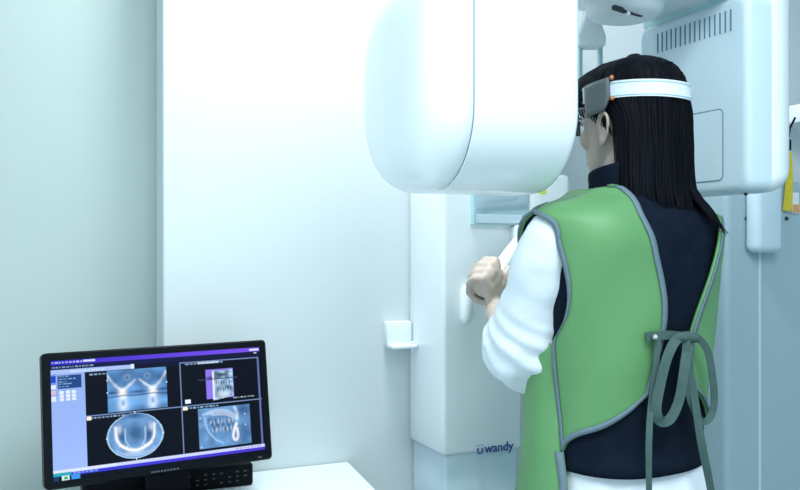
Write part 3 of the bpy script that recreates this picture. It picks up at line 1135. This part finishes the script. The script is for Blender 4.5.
def sleeve(sh, el, wr, end, seed):
    p3 = el + (wr - el) * end
    pts = [tuple(W(-.11 if sh.x < .97 else .11, 0, 1.290)), tuple(sh), tuple(sh * .5 + el * .5), tuple(el + (sh - el) * .12), tuple(el + (wr - el) * .10), tuple(p3)]
    n = 70
    S = [V(q) for q in spline(pts, n)]
    rad = np.interp(np.linspace(0, 1, n), [0, .12, .3, .55, .72, .84, .93, 1], [.036, .050, .061, .068, .077, .071, .055, .041])
    Tn = [(S[min(i + 1, n - 1)] - S[max(i - 1, 0)]).normalized() for i in range(n)]
    a = V((0, 0, 1))
    a = (a - Tn[0] * a.dot(Tn[0])).normalized()
    rings = []
    for i in range(n):
        a = (a - Tn[i] * a.dot(Tn[i])).normalized()
        b_ = Tn[i].cross(a)
        r_ = []
        s_ = i / (n - 1)
        k = math.exp(-((s_ - .78) / .17) ** 2)
        for j in range(40):
            q = 2 * PI * j / 40
            p = S[i] + (a * math.cos(q) + b_ * math.sin(q)) * rad[i]
            w = noise.noise(V((p.x * 22 + seed, p.y * 22, p.z * 22)))
            f_ = (.006 * w + k * .0075 * math.sin(s_ * 75 + 2.4 * math.sin(q + seed) + 2 * w)) * min(1, s_ * 5)
            r_.append(S[i] + (a * math.cos(q) + b_ * math.sin(q)) * (rad[i] + f_))
        rings.append(r_)
    # turned-in cuff
    last = rings[-1]
    c = S[-1]
    rings.append([c + (p - c) * .93 - Tn[-1] * .004 for p in last])
    rings.append([c + (p - c) * .80 - Tn[-1] * .015 for p in last])
    return rings


MB().rings(sleeve(SHL, ELL, WRL, .34, 1), cap1=False).build('sleeve', M['white_cloth'], to_, angle=80)
MB().rings(sleeve(SHR, ELR, WRR, .62, 5), cap1=False).build('sleeve', M['white_cloth'], to_, angle=80)
for o in to_.children:
    o['label'] = 'loose white sleeve pushed up to the elbow'

ve = MB()
rg = []
for z in np.arange(.893, 1.3601, .010):
    r_ = []
    for j in range(80):
        q = 2 * PI * j / 80
        p = T(360 * j / 80, z)
        w = noise.noise(V((p.x * 9, p.y * 9, p.z * 14))) * .003 * (1 if z < 1.3 else .3)
        r_.append(T(360 * j / 80, z, .010 + w + (.006 if z < .92 else 0) * (1 + math.sin(q * 3))))
    rg.append(r_)
ve.rings(rg, cap0=False, cap1=False)
vo = ve.build('vest', M['vest'], pe, angle=80)
vo['label'] = 'dark navy vest under the apron'
solidify(vo, .003)
ck = MB()
rg = []
for r, z in ((.072, 1.338), (.064, 1.352), (.061, 1.372), (.060, 1.385), (.061, 1.398), (.060, 1.404), (.056, 1.405), (.054, 1.396)):
    rg.append([W(r * math.cos(2 * PI * j / 40), -.002 + r * math.sin(2 * PI * j / 40), z + .012 * -math.sin(2 * PI * j / 40)) for j in range(40)])
ck.rings(rg, cap0=False, cap1=False).build('collar', M['vest'], vo, angle=80)

# --- lead apron
OFF = .018
arm_px = [(541, 204), (549, 222), (558, 248), (566, 275), (569, 298), (566, 318), (560, 332), (554, 345)]
side_px = [(554, 345), (555, 375), (557, 405), (560, 432), (562, 452)]
open_px = [(612, 187), (624, 187), (637, 202), (650, 228), (659, 256), (664, 285), (665.5, 312), (663, 338), (656, 368), (648, 396)]
hem_px = [(562, 452), (567, 443), (580, 436), (605, 428), (628, 414), (648, 396)]
cv_ = lambda L, n: spline([inv(x, y, OFF) for x, y in L], n)
NU, NV = 40, 60
z_top = 1.345


def scale_mix(A):
    # splines in (phi/200, z) so that both run at similar scale
    return [(inv(x, y, OFF)[0] / 400, inv(x, y, OFF)[1]) for x, y in A]


def sc(A, n):
    S = spline(scale_mix(A), n)
    S[:, 0] *= 400
    return S


left = sc(arm_px[:-1] + side_px, NV)
right = sc(open_px, NV)
bot = sc(hem_px, NU)
tp = sc([arm_px[0], (575, 194.5), (600, 187.5), open_px[0]], NU)


def coons(tp, bot, left, right):
    G = np.zeros((NV, NU, 2))
    for i in range(NV):
        v = i / (NV - 1)
        for j in range(NU):
            u = j / (NU - 1)
            G[i, j] = (1 - v) * tp[j] + v * bot[j] + (1 - u) * left[i] + u * right[i] \
                - ((1 - u) * (1 - v) * tp[0] + u * (1 - v) * tp[-1] + (1 - u) * v * bot[0] + u * v * bot[-1])
    return G


G = coons(tp, bot, left, right)


def wr_off(phi, z):
    p = T(phi, z)
    return OFF + .004 * noise.noise(V((p.x * 6, p.y * 6, p.z * 5))) + .0022 * math.sin(phi * .09 + z * 28)


ao = None
strips = MB()


def strip(c0, c1, flip=1, lift=.0022):
    """binding: quad strip between two lists of (phi, z)"""
    v, f = [], []
    for (a, b_) in zip(c0, c1):
        v += [T(a[0], a[1], wr_off(*a) + lift), T(b_[0], b_[1], wr_off(*b_) + lift)]
    for i in range(len(c0) - 1):
        f.append((2 * i, 2 * i + 1, 2 * i + 3, 2 * i + 2))
    strips.add(v, f)


def eps_edge(G, edge, wd=.010):
    """points a fixed width inside the grid's edge"""
    out0, out1 = [], []
    if edge in ('l', 'r'):
        for i in range(NV):
            row = G[i] if edge == 'l' else G[i][::-1]
            L = 0
            p0 = T(*row[0], OFF)
            out0.append(tuple(row[0]))
            for j in range(1, NU):
                p1 = T(*row[j], OFF)
                d = (p1 - p0).length
                if L + d >= wd or j == NU - 1:
                    t = min(1, (wd - L) / max(d, 1e-6))
                    out1.append(tuple(row[j - 1] + (row[j] - row[j - 1]) * t))
                    break
                L += d
                p0 = p1
    else:
        for j in range(NU):
            colm = G[::-1, j]
            L = 0
            p0 = T(*colm[0], OFF)
            out0.append(tuple(colm[0]))
            for i in range(1, NV):
                p1 = T(*colm[i], OFF)
                d = (p1 - p0).length
                if L + d >= wd or i == NV - 1:
                    t = min(1, (wd - L) / max(d, 1e-6))
                    out1.append(tuple(colm[i - 1] + (colm[i] - colm[i - 1]) * t))
                    break
                L += d
                p0 = p1
    return out0, out1


apm = MB()
fq = [(i * NU + j, i * NU + j + 1, (i + 1) * NU + j + 1, (i + 1) * NU + j) for i in range(NV - 1) for j in range(NU - 1)]
apm.add([T(a, z, wr_off(a, z)) for row in G for a, z in row], fq)
mir = lambda A: A * np.array([-1, 1])
rightR = sc([(718, 216), (719, 232), (715, 255), (708, 280), (700, 305), (693, 328), (689, 350), (688, 372)], NV - 12)
tail = np.stack([np.linspace(rightR[-1, k], mir(right)[-1, k], 13)[1:] for k in (0, 1)], 1)
rightR = np.concatenate([rightR, tail])
tpR = np.stack([np.linspace(mir(left)[0, k], rightR[0, k], NU) for k in (0, 1)], 1)
Gm = coons(tpR, mir(bot), mir(left), rightR)
apm.add([T(a, z, wr_off(a, z)) for row in Gm for a, z in row], fq)
for GG in (G, Gm):
    for e in 'lrb':
        strip(*eps_edge(GG, e))

# front panel: wraps from side seam to side seam round the front
zl = left[len(arm_px) * NV // 60:, :]
i0 = int(np.argmin(np.abs(left[:, 1] - inv(554, 345, OFF)[1])))
side = sorted([(z, a) for a, z in left[i0:]] + [(inv(567, 490, OFF)[1], inv(567, 490, OFF)[0]), (.45, inv(567, 490, OFF)[0] + 3)])
ztop = side[-1][0]
PZ = [q[0] for q in side] + [ztop + .008, ztop + .03, 1.27, 1.30, 1.325, 1.345, 1.365]
PA = [q[1] - .8 for q in side] + [side[-1][1] + 10, 116, 116, 106, 96, 84, 70]
phs = lambda z: float(np.interp(z, PZ, PA))
FZ = np.concatenate([np.arange(.48, 1.345, .012), [1.345, 1.353, 1.360, 1.366]])
NF = 60
rowsF = []
for z in FZ:
    a0 = phs(z)
    rowsF.append([(a0 + (360 - 2 * a0) * j / (NF - 1), z) for j in range(NF)])


def foff(phi, z):
    d = min(phi, 360 - phi) - phs(z)
    k = 1 - math.exp(-max(0, d) / 16)
    base = OFF - .002 + (.005 + .021 * min(1, max(0, (1.24 - z) / .12))) * k + .003 * k * math.sin(phi * .15)
    return base + (.02 * max(0, 1.14 - z) * k * (.3 + .7 * abs(math.sin(math.radians(phi)))))


apm.add([T(a, z, foff(a, z)) for row in rowsF for a, z in row], [(i * NF + j, i * NF + j + 1, (i + 1) * NF + j + 1, (i + 1) * NF + j) for i in range(len(FZ) - 1) for j in range(NF - 1)])
ao = apm.build('lead_apron', M['green'], pe, angle=80)
ao['label'] = 'green lead apron open at the back'
solidify(ao, .005)
# front panel binding
for sgn in (1, -1):
    v, f = [], []
    for i, row in enumerate(rowsF):
        a0, z = row[0]
        a1 = a0 + 4.2
        for a in (a0 - .3, a1):
            pp = T(a if sgn > 0 else 360 - a, z, foff(a, z) + .0022)
            v.append(pp)
    for i in range(len(rowsF) - 1):
        if ztop + .05 > rowsF[i][0][1] > left[-1][1] - .004:
            continue
        f.append((2 * i, 2 * i + 1, 2 * i + 3, 2 * i + 2))
    strips.add(v, f)
tro = strips.build('binding', M['trim'], ao, angle=80)
tro['label'] = 'grey fabric binding along the apron edges'
solidify(tro, .002, 0)

# bow
YB = .0


def bk(px, py, out):
    """point near the back of the vest under a photo point, held 'out' metres off it"""
    a, z = inv(px, py, .010)
    return T(a, z, .010 + out)


_da, _db = (inv(656, 337, .010), inv(686, 337, .010))
_da, _db = T(*_da, .010), T(*_db, .010)
_dep = lambda p: p.x * FX + p.y * FY
_ka, _kb = _dep(_da), _dep(_db)


def bk(px, py, out):
    """bow points lie on one upright plane close to the back of the vest"""
    return V((0, 0, CAMZ)) + ray(px, py) * (_ka + (_kb - _ka) * (px - 656) / 30 - out)


wd = cr
knot = bk(688, 337, .030)
tab = MB()
ribbon([bk(646, 337, .016), bk(656, 336, .022), bk(670, 335, .028), knot], .014, V((0, 0, 1)), .003, M['tie'], 'tie_tab', ao, 20)
q = bk(655, 337, .030)
ou = V((-.5, -.85, 0)).normalized()
MB().tube([q - ou * .004, q + ou * .003], .005, n=16).build('snap_button', M['metal'], ao)
MB().tube([bk(679, 337, .034), knot, bk(695, 338, .034)], [.008, .010, .008], n=12).build('tie_knot', M['tie'], ao)


def tie(pp, name, w=.013, n=60):
    pts = [bk(x, y, o) for x, y, o in pp]
    return ribbon(pts, w, [cr], .0025, M['tie'], name, ao, n)


def loop_ribbon(pp, name, w, n=70):
    """ribbon loop whose width runs across the loop's own path in the plane of the back"""
    S = [V(t) for t in spline([tuple(bk(x, y, o)) for x, y, o in pp], n)]
    v, f = [], []
    vd = V((FX * .55 + .45 * .72, FY * .6, -.05)).normalized()
    for i, p in enumerate(S):
        t = (S[min(i + 1, n - 1)] - S[max(i - 1, 0)]).normalized()
        w_ = t.cross(vd).normalized() * w / 2
        w_ = (w_ + vd * w * .25 * math.sin(i / n * 2 * PI)).normalized() * w / 2
        v += [p - w_, p + w_]
    for i in range(n - 1):
        f.append((2 * i, 2 * i + 1, 2 * i + 3, 2 * i + 2))
    o = mesh(name, v, f, M['tie'], ao, smooth=False)
    solidify(o, .0016, 0)
    return o


loop_ribbon([(686, 336, .034), (676, 340, .040), (667, 358, .044), (660, 385, .040), (656, 408, .036), (660, 421, .036), (670, 419, .040), (679, 400, .044), (684, 372, .046), (688, 345, .040)], 'tie_loop', .0165)
loop_ribbon([(690, 336, .034), (698, 338, .038), (708, 352, .042), (713, 380, .040), (714, 404, .036), (709, 419, .034), (700, 420, .036), (692, 404, .040), (686, 380, .042), (686, 345, .040)], 'tie_loop', .012)
loop_ribbon([(686, 340, .038), (688, 360, .042), (694, 395, .046), (701, 440, .052), (709, 480, .056), (716, 520, .058), (720, 545, .055)], 'tie_tail', .013)
loop_ribbon([(658, 340, .026), (655, 375, .024), (651, 405, .026), (649, 440, .034), (649, 490, .042), (650, 530, .045)], 'tie_tail', .010)

# ---------------------------------------------------------------- light
def area(name, loc, rot, sx, sy, e, col):
    l = bpy.data.lights.new(name, 'AREA')
    l.shape = 'RECTANGLE'
    l.size, l.size_y = sx, sy
    l.energy = e
    l.color = col
    o = bpy.data.objects.new(name, l)
    o.location = loc
    o.rotation_euler = rot
    COL.objects.link(o)
    return o


area('overhead_fill_light', (.35, -.25, 2.58), (0, 0, 0), 1.4, 1.4, 64, (.86, .96, 1))  # unseen overhead fill, added to light the front faces
area('ceiling_downlight', (.66, 1.58, 2.57), (0, 0, 0),  .4, .2, 27, (.93, .98, 1))
w = bpy.data.worlds.new('ambient_fill')  # ambient fill added through the open side behind the camera
scene.world = w
w.use_nodes = True
bg = w.node_tree.nodes['Background']
bg.inputs[0].default_value = (.67, .89, 1.0, 1)
bg.inputs[1].default_value = 1.2

# ---------------------------------------------------------------- camera
cam = bpy.data.cameras.new('camera')
cam.sensor_width = 36
cam.lens = F / 800 * 36
cam.clip_start = .02
co = bpy.data.objects.new('camera', cam)
co.location = (0, 0, CAMZ)
co.rotation_euler = (PI / 2, 0, -math.atan2(FX, FY))
COL.objects.link(co)
scene.camera = co
vs_ = scene.view_settings
vs_.view_transform = 'Standard'
vs_.look = 'None'
vs_.gamma = 1
vs_.exposure = 0
vs_.use_curve_mapping = False
